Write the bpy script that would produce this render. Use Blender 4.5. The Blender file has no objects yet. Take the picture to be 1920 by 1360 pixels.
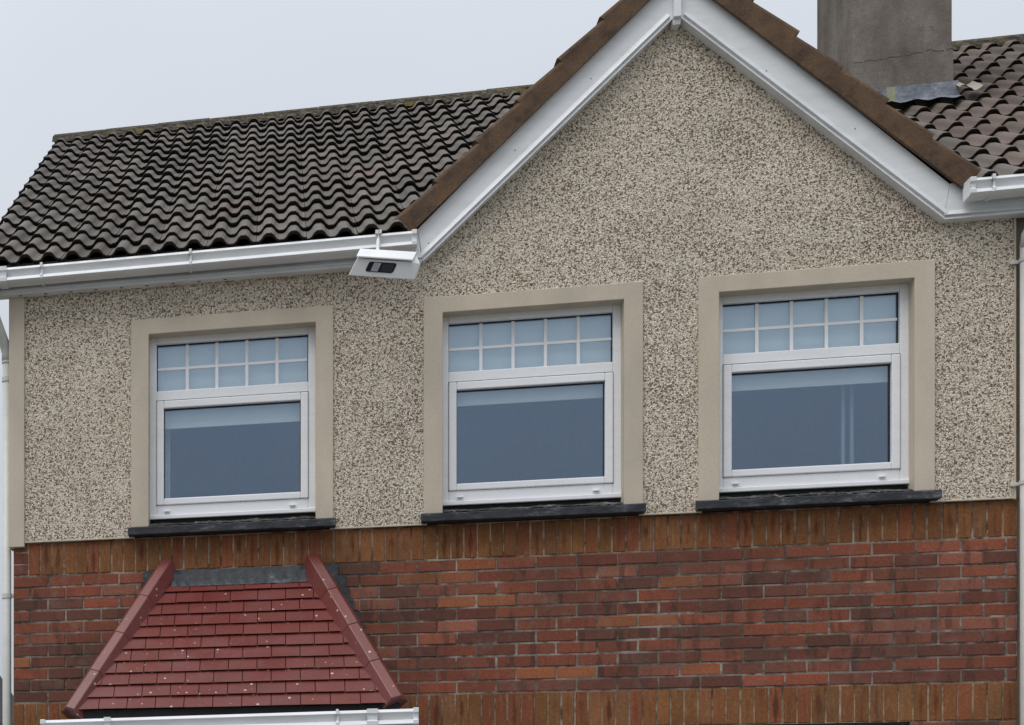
import bpy, math, random
import numpy as np
from mathutils import Vector
random.seed(7); rng = np.random.default_rng(7)
S = bpy.context.scene; COL = S.collection

# ---------------------------------------------------------------- camera
PSI = math.radians(13.8837); D = 10.7107
cd = bpy.data.cameras.new('camera'); cam = bpy.data.objects.new('camera', cd); COL.objects.link(cam)
cam.location = (0, -D, 1.6); cam.rotation_euler = (math.radians(90), 0, PSI)
cd.sensor_fit = 'HORIZONTAL'; cd.sensor_width = 36; cd.lens = 59.0725
cd.shift_x = 0.63215; cd.shift_y = 0.48177; cd.clip_start = .1; cd.clip_end = 3000
S.camera = cam

# ---------------------------------------------------------------- sky and sun (overcast)
SUN_EL, SUN_AZ = 60, -42          # degrees; azimuth from the facade normal towards +X
wd = bpy.data.worlds.new('World'); S.world = wd; wd.use_nodes = True
nt = wd.node_tree; nt.nodes.clear()
o_ = nt.nodes.new('ShaderNodeOutputWorld'); bg = nt.nodes.new('ShaderNodeBackground')
sky = nt.nodes.new('ShaderNodeTexSky'); sky.sky_type = 'NISHITA'; sky.sun_disc = False
sky.sun_elevation = math.radians(SUN_EL); sky.sun_rotation = math.radians(180 - SUN_AZ)
sky.air_density = 1; sky.dust_density = 4
mx = nt.nodes.new('ShaderNodeMixRGB'); mx.inputs[0].default_value = .93
tc = nt.nodes.new('ShaderNodeTexCoord'); nz = nt.nodes.new('ShaderNodeTexNoise')
nz.inputs['Scale'].default_value = 2.2; nz.inputs['Detail'].default_value = 4
cr = nt.nodes.new('ShaderNodeValToRGB')
cr.color_ramp.elements[0].position = .3; cr.color_ramp.elements[0].color = (5.75, 6.2, 6.85, 1)
cr.color_ramp.elements[1].position = .72; cr.color_ramp.elements[1].color = (6.9, 7.25, 7.75, 1)
nt.links.new(tc.outputs['Generated'], nz.inputs['Vector']); nt.links.new(nz.outputs['Fac'], cr.inputs[0])
nt.links.new(sky.outputs[0], mx.inputs[1]); nt.links.new(cr.outputs[0], mx.inputs[2])
sxyz = nt.nodes.new('ShaderNodeSeparateXYZ'); nt.links.new(tc.outputs['Generated'], sxyz.inputs[0])
mr = nt.nodes.new('ShaderNodeMapRange'); mr.inputs['From Min'].default_value = 0; mr.inputs['From Max'].default_value = 1
mr.inputs['To Min'].default_value = .72; mr.inputs['To Max'].default_value = 1.55      # overcast sky: brighter overhead than at the horizon
nt.links.new(sxyz.outputs[2], mr.inputs['Value'])
ml = nt.nodes.new('ShaderNodeMixRGB'); ml.blend_type = 'MULTIPLY'; ml.inputs[0].default_value = 1
nt.links.new(mx.outputs[0], ml.inputs[1]); nt.links.new(mr.outputs[0], ml.inputs[2])
nt.links.new(ml.outputs[0], bg.inputs[0]); bg.inputs[1].default_value = .1
nt.links.new(bg.outputs[0], o_.inputs[0])
sl = bpy.data.lights.new('sun', 'SUN'); so = bpy.data.objects.new('sun', sl); COL.objects.link(so)
sl.energy = 1.5; sl.angle = math.radians(45); sl.color = (1, .975, .94)
e, a = math.radians(SUN_EL), math.radians(SUN_AZ)
sd = Vector((math.sin(a)*math.cos(e), -math.cos(a)*math.cos(e), math.sin(e)))
so.rotation_euler = sd.to_track_quat('Z', 'Y').to_euler()
S.view_settings.view_transform = 'Standard'; S.view_settings.look = 'None'
S.view_settings.exposure = .1; S.view_settings.gamma = 1

# ---------------------------------------------------------------- helpers
class MB:
    def __init__(s): s.v = []; s.f = []; s.c = []; s.l = []; s.has = False
    def add(s, vs, fs, col=(1, 1, 1), loc=None):
        n = len(s.v); s.v += [tuple(p) for p in vs]; s.f += [tuple(i+n for i in f) for f in fs]
        s.c += [tuple(col)+(1,)]*len(vs)
        s.l += loc if loc else [(0, 0, 0)]*len(vs)
        return s
    def box(s, x0, x1, y0, y1, z0, z1, col=(1, 1, 1)):
        return s.add([(x0,y0,z0),(x1,y0,z0),(x1,y1,z0),(x0,y1,z0),(x0,y0,z1),(x1,y0,z1),(x1,y1,z1),(x0,y1,z1)],
              [(0,3,2,1),(4,5,6,7),(0,1,5,4),(1,2,6,5),(2,3,7,6),(3,0,4,7)], col)
    def hexa(s, p): # 8 points, order as box
        return s.add(p, [(0,3,2,1),(4,5,6,7),(0,1,5,4),(1,2,6,5),(2,3,7,6),(3,0,4,7)])
    def prism(s, poly, y0, y1, axis='y', col=(1,1,1)):
        n = len(poly)
        if axis == 'y': vs = [(a, y0, b) for a, b in poly] + [(a, y1, b) for a, b in poly]
        elif axis == 'x': vs = [(y0, a, b) for a, b in poly] + [(y1, a, b) for a, b in poly]
        else: vs = [(a, b, y0) for a, b in poly] + [(a, b, y1) for a, b in poly]
        fs = [tuple(range(n)), tuple(range(2*n-1, n-1, -1))] + [(i, i+n, (i+1) % n+n, (i+1) % n) for i in range(n)]
        return s.add(vs, fs, col)
    def tube(s, pts, r, n=12):
        pts = [Vector(p) for p in pts]; rings = []
        for i, p in enumerate(pts):
            t = (pts[min(i+1, len(pts)-1)] - pts[max(i-1, 0)]).normalized()
            u = t.orthogonal().normalized() if abs(t.z) > .99 else t.cross(Vector((0, 0, 1))).normalized()
            if abs(t.z) > .99: u = Vector((1, 0, 0))
            w = t.cross(u).normalized()
            rr = r[i] if isinstance(r, (list, tuple)) else r
            rings.append([p+u*rr*math.cos(2*math.pi*k/n)+w*rr*math.sin(2*math.pi*k/n) for k in range(n)])
        vs = [q for R in rings for q in R]; fs = []
        for i in range(len(pts)-1):
            for k in range(n): fs.append((i*n+k, i*n+(k+1) % n, (i+1)*n+(k+1) % n, (i+1)*n+k))
        fs += [tuple(range(n-1, -1, -1)), tuple(range((len(pts)-1)*n, len(pts)*n))]
        return s.add(vs, fs)
    def build(s, name, mat, parent=None, bevel=0, smooth=False, seg=2, fix=True):
        me = bpy.data.meshes.new(name); me.from_pydata(s.v, [], s.f); me.update()
        if s.has:
            at = me.attributes.new('Col', 'FLOAT_COLOR', 'POINT'); at.data.foreach_set('color', np.array(s.c, 'f').ravel())
            al = me.attributes.new('Loc', 'FLOAT_VECTOR', 'POINT'); al.data.foreach_set('vector', np.array(s.l, 'f').ravel())
        if fix:
            import bmesh
            b = bmesh.new(); b.from_mesh(me); bmesh.ops.recalc_face_normals(b, faces=b.faces); b.to_mesh(me); b.free()
        if smooth: me.polygons.foreach_set('use_smooth', [True]*len(me.polygons))
        o = bpy.data.objects.new(name, me); COL.objects.link(o); me.materials.append(mat)
        if parent: o.parent = parent
        if bevel:
            m = o.modifiers.new('bevel', 'BEVEL'); m.width = bevel; m.segments = seg; m.limit_method = 'ANGLE'; m.angle_limit = math.radians(40)
        return o

def tag(o, label=None, cat=None, group=None, kind=None):
    if label: o['label'] = label
    if cat: o['category'] = cat
    if group: o['group'] = group
    if kind: o['kind'] = kind
    return o
def empty(name, loc=(0, 0, 0)):
    o = bpy.data.objects.new(name, None); COL.objects.link(o); o.location = loc; o.empty_display_size = .2
    return o

class N:   # little node helper
    def __init__(s, name):
        s.m = bpy.data.materials.new(name); s.m.use_nodes = True; s.t = s.m.node_tree; s.t.nodes.clear()
        s.out = s.t.nodes.new('ShaderNodeOutputMaterial'); s.b = s.t.nodes.new('ShaderNodeBsdfPrincipled')
        s.t.links.new(s.b.outputs[0], s.out.inputs[0]); s.tc = s.t.nodes.new('ShaderNodeTexCoord')
    def n(s, typ, **kw):
        x = s.t.nodes.new('ShaderNode'+typ)
        for k, v in kw.items(): setattr(x, k, v)
        return x
    def link(s, a, b): s.t.links.new(a, b)
    def co(s, scale=(1, 1, 1)):
        mp = s.n('Mapping'); mp.inputs['Scale'].default_value = scale
        s.link(s.tc.outputs['Object'], mp.inputs[0]); return mp.outputs[0]
    def noise(s, scale, detail=3, vec=None, rough=.55, dist=0):
        x = s.n('TexNoise'); x.inputs['Scale'].default_value = scale; x.inputs['Detail'].default_value = detail
        x.inputs['Roughness'].default_value = rough; x.inputs['Distortion'].default_value = dist
        s.link(vec if vec is not None else s.tc.outputs['Object'], x.inputs['Vector']); return x
    def ramp(s, fac, stops):
        x = s.n('ValToRGB'); el = x.color_ramp.elements
        while len(el) < len(stops): el.new(.5)
        for e_, (p, c) in zip(el, stops):
            e_.position = p; e_.color = (c, c, c, 1) if not isinstance(c, tuple) else c+(1,)
        s.link(fac, x.inputs[0]); return x.outputs[0]
    def mix(s, fac, a, b, typ='MIX'):
        x = s.n('MixRGB', blend_type=typ)
        for i, q in ((0, fac), (1, a), (2, b)):
            if isinstance(q, (int, float)): x.inputs[i].default_value = q if i == 0 else (q, q, q, 1)
            elif isinstance(q, tuple): x.inputs[i].default_value = q+(1,)
            else: s.link(q, x.inputs[i])
        return x.outputs[0]
    def math(s, op, a, b=None, c=None):
        x = s.n('Math', operation=op)
        for i, q in enumerate((a, b, c)):
            if q is None: continue
            if isinstance(q, (int, float)): x.inputs[i].default_value = q
            else: s.link(q, x.inputs[i])
        return x.outputs[0]
    def col(s, c):
        if isinstance(c, tuple): s.b.inputs['Base Color'].default_value = c+(1,)
        else: s.link(c, s.b.inputs['Base Color'])
    def rough(s, r, spec=.5):
        if isinstance(r, (int, float)): s.b.inputs['Roughness'].default_value = r
        else: s.link(r, s.b.inputs['Roughness'])
        s.b.inputs['Specular IOR Level'].default_value = spec
    def bump(s, h, strength=.5, dist=.01):
        x = s.n('Bump'); x.inputs['Strength'].default_value = strength; x.inputs['Distance'].default_value = dist
        s.link(h, x.inputs['Height']); s.link(x.outputs[0], s.b.inputs['Normal'])

# ---------------------------------------------------------------- materials
def m_pebble():
    k = N('pebbledash'); v0 = k.co()
    w = k.noise(45, 2, v0); ws = k.n('VectorMath', operation='SCALE'); ws.inputs['Scale'].default_value = .014
    k.link(w.outputs['Color'], ws.inputs[0]); va = k.n('VectorMath', operation='ADD'); k.link(v0, va.inputs[0]); k.link(ws.outputs[0], va.inputs[1])
    vo = k.n('TexVoronoi'); vo.inputs['Scale'].default_value = 76; k.link(va.outputs[0], vo.inputs['Vector'])
    ve = k.n('TexVoronoi', feature='DISTANCE_TO_EDGE'); ve.inputs['Scale'].default_value = 76; k.link(va.outputs[0], ve.inputs['Vector'])
    sep = k.n('SeparateColor'); k.link(vo.outputs['Color'], sep.inputs[0])
    stone = k.ramp(sep.outputs[0], [(0, (.71,.60,.48)), (.2, (.80,.72,.60)), (.45, (.86,.79,.68)), (.8, (.82,.74,.62)), (.95, (.66,.53,.40)), (1, (.54,.40,.28))])
    worm = k.noise(86, 1.2, v0, .5, 1.0); patch = k.noise(2.2, 4, v0, .65)
    wf = k.math('ADD', worm.outputs['Fac'], k.math('MULTIPLY', k.math('SUBTRACT', patch.outputs['Fac'], .5), .17))
    gap = k.ramp(wf, [(.415, 1.), (.465, 0.)])
    edge = k.ramp(ve.outputs['Distance'], [(.0, .55), (.09, 0.)])
    g = k.mix(1, gap, edge, 'LIGHTEN')
    mort_shade = k.mix(k.noise(30, 2).outputs['Fac'], (.105,.080,.062), (.28,.215,.165))  # dark mortar colour doubles as painted shadow between the stones
    c = k.mix(g, stone, mort_shade)
    big = k.noise(1.3, 4, rough=.6)
    c = k.mix(1, c, k.ramp(big.outputs['Fac'], [(.32, (.86,.84,.81)), (.68, (1.02,1.0,.99))]), 'MULTIPLY')
    k.col(c); k.rough(.9, .25)
    h = k.math('SUBTRACT', k.math('MULTIPLY', ve.outputs['Distance'], .8), k.math('MULTIPLY', gap, .5))
    k.bump(h, .8, .010); return k.m
def m_render(name, c, spots=.12):
    k = N(name); a = k.noise(3.2, 5, k.co((1, 1, .45))); b = k.noise(120, 3)
    cc = k.mix(k.ramp(a.outputs['Fac'], [(.3, 0.), (.7, 1.)]), tuple(q*(1-spots*1.3) for q in c), tuple(min(q*(1+spots*.5), 1) for q in c))
    k.col(k.mix(.14, cc, b.outputs['Fac'], 'OVERLAY')); k.rough(.85, .3); k.bump(b.outputs['Fac'], .25, .003); return k.m
def m_upvc(name='white_plastic', c=(.80,.81,.825), dirt=.45, r=.32):
    k = N(name); a = k.noise(6, 6, k.co((.5, 1, 2)), .65); b = k.noise(55, 3)
    d = k.ramp(a.outputs['Fac'], [(.42, 0.), (.85, dirt)])
    cc = k.mix(d, c, (.45,.44,.40)); sp = k.ramp(k.noise(140, 1).outputs['Fac'], [(.73, 0.), (.78, .45*dirt)])
    k.col(k.mix(sp, cc, (.2,.19,.17))); k.rough(k.ramp(b.outputs['Fac'], [(.3, r-.06), (.7, r+.1)]), .45); return k.m
def m_brick():
    k = N('clay_brick'); at = k.n('Attribute', attribute_name='Col'); lo = k.n('Attribute', attribute_name='Loc')
    sx = k.n('SeparateXYZ'); k.link(lo.outputs['Vector'], sx.inputs[0])
    n1 = k.noise(60, 4, k.co((1, 1, 1))); n2 = k.noise(14, 3, k.co((1.2, 1, .25))); n3 = k.noise(9, 4, k.co((1, 1, .8)))
    c = k.mix(.55, at.outputs['Color'], k.ramp(n1.outputs['Fac'], [(.25, (.3,.3,.3)), (.75, (.7,.7,.7))]), 'OVERLAY')
    so = k.noise(2.0, 5, k.co((.55, 1, 1.3)), .62)                                   # old soot and damp, runs across bricks and joints
    c = k.mix(k.ramp(so.outputs['Fac'], [(.44, 0.), (.68, .62)]), c, (.075,.042,.032))
    band = k.ramp(n2.outputs['Fac'], [(.55, 0.), (.61, .6)])                       # kiln marks
    c = k.mix(k.math('MULTIPLY', band, sx.outputs[2]), c, (.045,.03,.026))
    bloom = k.ramp(n3.outputs['Fac'], [(.55, 0.), (.8, .2)])
    c = k.mix(bloom, c, (.36,.29,.25))
    k.col(c); k.rough(.86, .25); k.bump(n1.outputs['Fac'], .5, .004); return k.m
def m_soldier():
    k = N('ochre_brick'); at = k.n('Attribute', attribute_name='Col'); lo = k.n('Attribute', attribute_name='Loc')
    sx = k.n('SeparateXYZ'); k.link(lo.outputs['Vector'], sx.inputs[0])
    n1 = k.noise(70, 4); n2 = k.noise(20, 3, k.co((1, 1, .35))); n3 = k.noise(60, 2, k.co((1, 1, .16)))
    c = k.mix(.6, at.outputs['Color'], k.ramp(n1.outputs['Fac'], [(.25, (.3,.3,.3)), (.75, (.7,.7,.7))]), 'OVERLAY')
    ax = k.math('ADD', k.math('ABSOLUTE', sx.outputs[0]), k.math('MULTIPLY', k.math('ABSOLUTE', sx.outputs[1]), .35))
    st = k.math('MULTIPLY', k.ramp(k.math('ADD', ax, k.math('MULTIPLY', k.math('SUBTRACT', n2.outputs['Fac'], .5), 1.6)), [(.1, 1.), (.55, 0.)]), sx.outputs[2])
    c = k.mix(k.math('MULTIPLY', st, .8), c, (.075,.022,.01))
    so = k.noise(2.6, 5, k.co((.7, 1, 1.0)), .65)
    c = k.mix(k.ramp(so.outputs['Fac'], [(.42, 0.), (.7, .6)]), c, (.10,.042,.02))
    c = k.mix(k.ramp(n3.outputs['Fac'], [(.55, 0.), (.78, .45)]), c, (.32,.20,.12))
    k.col(c); k.rough(.85, .25); k.bump(n1.outputs['Fac'], .5, .004); return k.m
def m_mortar(name='mortar', lo=(.085,.062,.05), hi=(.30,.265,.225), bias=0.):
    k = N(name); a = k.noise(4, 5, rough=.6); b = k.noise(90, 3); d = k.noise(17, 4)
    c = k.mix(k.ramp(a.outputs['Fac'], [(.38+bias, 0.), (.62+bias, 1.)]), lo, hi)
    c = k.mix(k.ramp(d.outputs['Fac'], [(.52+bias, 0.), (.68+bias, .75)]), c, (.40,.36,.31))
    c = k.mix(k.ramp(d.outputs['Fac'], [(.32, .8), (.45, 0.)]), c, lo)
    so = k.noise(2.0, 5, k.co((.55, 1, 1.3)), .62)
    c = k.mix(k.ramp(so.outputs['Fac'], [(.44, 0.), (.66, .8)]), c, (.07,.05,.04))
    k.col(k.mix(.4, c, b.outputs['Fac'], 'OVERLAY')); k.rough(.95, .2); k.bump(b.outputs['Fac'], .5, .004); return k.m
def m_tile(name, base, dark):
    k = N(name); at = k.n('Attribute', attribute_name='Col'); lo = k.n('Attribute', attribute_name='Loc')
    sx = k.n('SeparateXYZ'); k.link(lo.outputs['Vector'], sx.inputs[0])
    n1 = k.noise(130, 3); n2 = k.noise(6, 5, rough=.65); n3 = k.noise(34, 3)
    c = k.mix(1, at.outputs['Color'], base, 'MULTIPLY')
    c = k.mix(.5, c, k.ramp(n1.outputs['Fac'], [(.25, (.32,.32,.32)), (.75, (.68,.68,.68))]), 'OVERLAY')
    c = k.mix(k.ramp(n2.outputs['Fac'], [(.45, 0.), (.75, .45)]), c, tuple(q*.55 for q in base))
    c = k.mix(k.ramp(n3.outputs['Fac'], [(.66, 0.), (.76, .35)]), c, (.26,.24,.17))
    c = k.mix(sx.outputs[0], c, dark)                       # butt edges: mossy algae dirt plus shade of the laps painted into the colour
    k.col(c); k.rough(.9, .2); k.bump(n1.outputs['Fac'], .4, .004); return k.m
def m_lichen():
    k = N('lichened_ridge'); n1 = k.noise(28, 5, rough=.7); n2 = k.noise(9, 4); n3 = k.noise(60, 3)
    c = k.ramp(n1.outputs['Fac'], [(.32, (.022,.019,.014)), (.52, (.065,.056,.042)), (.63, (.13,.115,.09)), (.76, (.27,.26,.235))])
    c = k.mix(k.ramp(n2.outputs['Fac'], [(.58, 0.), (.66, .6)]), c, (.17,.13,.03))
    k.col(c); k.rough(.95, .2); k.bump(n1.outputs['Fac'], .8, .012); return k.m
def m_brown():
    k = N('brown_concrete'); n1 = k.noise(90, 3); n2 = k.noise(8, 6, rough=.7); n3 = k.noise(16, 4)
    c = k.mix(k.ramp(n2.outputs['Fac'], [(.32, 0.), (.68, 1.)]), (.055,.036,.027), (.175,.105,.06))
    c = k.mix(k.ramp(n3.outputs['Fac'], [(.56, 0.), (.75, .6)]), c, (.055,.042,.036))
    k.col(k.mix(.4, c, n1.outputs['Fac'], 'OVERLAY')); k.rough(.85, .3); k.bump(n1.outputs['Fac'], .4, .004); return k.m
def m_red():
    k = N('red_painted_tile'); at = k.n('Attribute', attribute_name='Col'); n1 = k.noise(45, 3); n2 = k.noise(5, 4)
    c = k.mix(1, at.outputs['Color'], (.158,.037,.030), 'MULTIPLY')
    c = k.mix(k.ramp(n2.outputs['Fac'], [(.4, 0.), (.7, .35)]), c, (.16,.055,.05))
    c = k.mix(.2, c, n1.outputs['Fac'], 'OVERLAY')
    vo = k.n('TexVoronoi'); vo.inputs['Scale'].default_value = 24; k.link(k.tc.outputs['Object'], vo.inputs['Vector'])
    wv = k.noise(70, 2)
    d = k.math('ADD', vo.outputs['Distance'], k.math('MULTIPLY', wv.outputs['Fac'], .12))
    sc = k.n('SeparateColor'); k.link(vo.outputs['Color'], sc.inputs[0])
    sz = k.n('SeparateXYZ'); k.link(k.tc.outputs['Object'], sz.inputs[0])
    low = k.math('MULTIPLY', k.math('SUBTRACT', 3.05, sz.outputs[2]), .30)      # droppings lie thicker near the eave
    thr = k.math('MULTIPLY', k.math('GREATER_THAN', k.math('ADD', low, .28), sc.outputs[0]), k.math('ADD', .11, k.math('MULTIPLY', sc.outputs[1], .15)))
    sp = k.math('LESS_THAN', d, thr)
    k.col(k.mix(k.math('MULTIPLY', sp, .75), c, (.62,.55,.47))); k.rough(k.ramp(n2.outputs['Fac'], [(.3, .24), (.7, .4)]), .55); k.bump(n1.outputs['Fac'], .10, .003); return k.m
def m_chim():
    k = N('chimney_render'); a = k.noise(3.5, 6, k.co((1, 1, .5)), .65); b = k.noise(14, 5, rough=.7); f = k.noise(110, 3); d = k.noise(7, 4, k.co((1.5, 1.5, .35)))
    c = k.ramp(a.outputs['Fac'], [(.3, (.115,.098,.084)), (.5, (.185,.16,.137)), (.72, (.27,.24,.21))])
    c = k.mix(k.ramp(b.outputs['Fac'], [(.56, 0.), (.74, .55)]), c, (.095,.08,.068))
    c = k.mix(k.ramp(d.outputs['Fac'], [(.58, 0.), (.74, .4)]), c, (.09,.078,.066))
    k.col(k.mix(.45, c, f.outputs['Fac'], 'OVERLAY')); k.rough(.92, .2); k.bump(b.outputs['Fac'], .6, .012); return k.m
def m_lead(name='lead'):
    k = N(name); n1 = k.noise(12, 5, rough=.7); n2 = k.noise(50, 4)
    c = k.ramp(n1.outputs['Fac'], [(.35, (.018,.021,.026)), (.58, (.04,.046,.054)), (.68, (.10,.11,.125)), (.8, (.30,.32,.34))])
    k.col(k.mix(.4, c, n2.outputs['Fac'], 'OVERLAY')); k.rough(.55, .5); k.bump(n1.outputs['Fac'], .7, .012); return k.m
def m_leadlight():
    k = N('weathered_lead'); n1 = k.noise(11, 5, rough=.7); n2 = k.noise(40, 4)
    c = k.ramp(n1.outputs['Fac'], [(.28, (.075,.085,.105)), (.5, (.16,.175,.21)), (.74, (.34,.37,.42))])
    y = k.n('SeparateXYZ'); k.link(k.tc.outputs['Object'], y.inputs[0])
    bandm = k.math('MULTIPLY', k.math('GREATER_THAN', y.outputs[0], 3.985), k.math('LESS_THAN', y.outputs[0], 4.035))
    c = k.mix(k.math('MULTIPLY', bandm, .6), c, (.33,.31,.13))
    k.col(c); k.rough(.5, .5); k.bump(n2.outputs['Fac'], .5, .01); return k.m
def m_slate():
    k = N('slate_sill'); n1 = k.noise(16, 6, k.co((.6, 1, 1.6)), .7); n2 = k.noise(60, 4)
    c = k.ramp(n1.outputs['Fac'], [(.40, (.018,.02,.026)), (.56, (.034,.037,.045)), (.65, (.10,.105,.11)), (.78, (.30,.30,.285))])
    k.col(c); k.rough(.55, .4); k.bump(n2.outputs['Fac'], .5, .006); return k.m
def m_flat(name, c, r=.6, spec=.4, var=.12):
    k = N(name); n1 = k.noise(30, 4)
    k.col(k.mix(n1.outputs['Fac'], tuple(q*(1-var) for q in c), tuple(min(1, q*(1+var)) for q in c))); k.rough(r, spec); return k.m
def m_glass():
    k = N('window_glass'); k.t.nodes.remove(k.b)
    tr = k.n('BsdfTransparent'); tr.inputs[0].default_value = (.965,.985,1,1)
    gl = k.n('BsdfGlossy'); gl.inputs['Color'].default_value = (.60,.765,.98,1); gl.inputs['Roughness'].default_value = .03
    lw = k.n('LayerWeight'); lw.inputs['Blend'].default_value = .25
    f = k.math('ADD', k.math('MULTIPLY', lw.outputs['Fresnel'], .35), .14)
    n1 = k.noise(1.7, 2); b = k.n('Bump'); b.inputs['Strength'].default_value = .06; b.inputs['Distance'].default_value = .05
    k.link(n1.outputs['Fac'], b.inputs['Height']); k.link(b.outputs[0], gl.inputs['Normal'])
    ms = k.n('MixShader'); k.link(f, ms.inputs[0]); k.link(tr.outputs[0], ms.inputs[1]); k.link(gl.outputs[0], ms.inputs[2]); k.link(ms.outputs[0], k.out.inputs[0])
    return k.m

M = dict(peb=m_pebble(), band=m_render('smooth_render', (.575,.50,.40)), bandd=m_render('shaded_render', (.25,.215,.17), .3), white=m_upvc(), wframe=m_upvc('window_plastic', (.86,.865,.885), .2, .28),  # the darker band copy has the party recess shade painted into its colour
         brick=m_brick(), soldier=m_soldier(), mortar=m_mortar(), mortar2=m_mortar('ochre_mortar', (.085,.048,.026), (.36,.25,.165), -.02), bed=m_mortar('sill_mortar', (.025,.027,.031), (.12,.118,.11), .05),
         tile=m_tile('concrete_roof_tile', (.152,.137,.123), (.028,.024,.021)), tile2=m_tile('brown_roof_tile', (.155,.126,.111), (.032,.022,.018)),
         lichen=m_lichen(), brown=m_brown(), red=m_red(), lead=m_lead(), lead2=m_leadlight(), slate=m_slate(), glass=m_glass(),
         black=m_flat('black_gap', (.012,.012,.012), .8), room=m_flat('room_wall', (.23,.26,.43), .9), blind=m_flat('blind_fabric', (.88,.91,.84), .9, .2, .05),
         chim=m_chim(), gas=m_flat('rubber_gasket', (.02,.022,.025), .6), pipe=m_upvc('pipe_plastic', (.60,.60,.575), .6, .4),
         sensor=m_flat('black_lens', (.012,.013,.018), .12, .6), device=m_upvc('device_plastic', (.80,.80,.81), .25, .35), grey=m_flat('grey_lens', (.35,.36,.4), .3))

# ================================================================= SETTING
g = MB().add([(-400,-400,0),(400,-400,0),(400,400,0),(-400,400,0)], [(0,1,2,3)]).build('ground', m_flat('grass_ground', (.06,.075,.035), .95, .2, .3)); tag(g, kind='structure')
g = MB().box(-14, 16, -6.2, -.02, -.3, .02).build('driveway', m_flat('driveway_concrete', (.17,.165,.155), .9, .3, .2)); tag(g, kind='structure')
g = MB().box(-120, 120, -8.2, -6.2, -.3, .015).build('pavement', m_flat('pavement_concrete', (.30,.29,.275), .9, .3, .15)); tag(g, kind='structure')
g = MB().box(-120, 120, -15, -8.2, -.3, -.0+.008).build('road', m_flat('asphalt', (.05,.05,.052), .9, .3, .2)); tag(g, kind='structure')

# ================================================================= HOUSE
H = empty('house'); tag(H, 'pebbledashed house with a brick ground floor, white trim and pointed front gable', 'house')
WIN = [-.2945, 1.463, 2.9925]; HO = .508           # window centres, half opening
SO0, SO1 = -.618, .612                             # surround outer, local
Z_SILL, Z_HEAD, Z_SUR = 3.66, 4.884, 4.982
XL, XR = -1.69, 4.003
Z_PB = 3.612; GX = 2.244; GH = 6.50; SL = .943      # gable centre, inner apex, slope
EAVE = 5.183; FY = -.062; XFT = {-1: .838, 1: 3.628}; SLS = {k_: (GH-EAVE-.003)/abs(XFT[k_]-GX) for k_ in (-1, 1)}
# ---- pebbledash front wall with three holes and the gable
w = MB(); xs = [XL+.1]
for c in WIN: xs += [c+SO0+.02, c+SO1-.02]
xs.append(XR)
for i in range(len(xs)-1):
    if i % 2 == 0: w.box(xs[i], xs[i+1], 0, .12, Z_PB, Z_SUR-.02)
w.box(XL+.1, XR, 0, .12, Z_SUR-.02, EAVE+.02)
w.prism([(GX-1.40, EAVE+.02), (GX+1.40, EAVE+.02), (GX, EAVE+.02+1.40*SL+.05)], 0, .12)
w.build('wall', M['peb'], H)
# rear / side body
w = MB()
w.prism([(.03, 0), (8.4, 0), (8.4, 5.2), (4.2, 7.78), (.03, 5.2)], XL+.025, XL+.16, 'x')
w.box(XL+.16, XR, 8.25, 8.4, 0, 5.2)
w.build('side_wall', M['peb'], H)
# bell-cast bead along the bottom of the pebbledash
for i in range(0, len(xs)-1, 2): MB().box(xs[i] if i else XL+.1, xs[i+1], -.006, .012, Z_PB-.006, Z_PB+.003).build('render_bead', M['band'], H, .002)
# corner band
w = MB().box(XL, XL+.1, -.016, .13, 3.58, EAVE+.01); w.build('corner_band', M['band'], H, .004)
w = MB().box(XR-.002, XR+.008, -.008, .12, Z_PB-.01, EAVE+.01); w.build('stop_bead', M['band'], H, .002)

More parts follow.
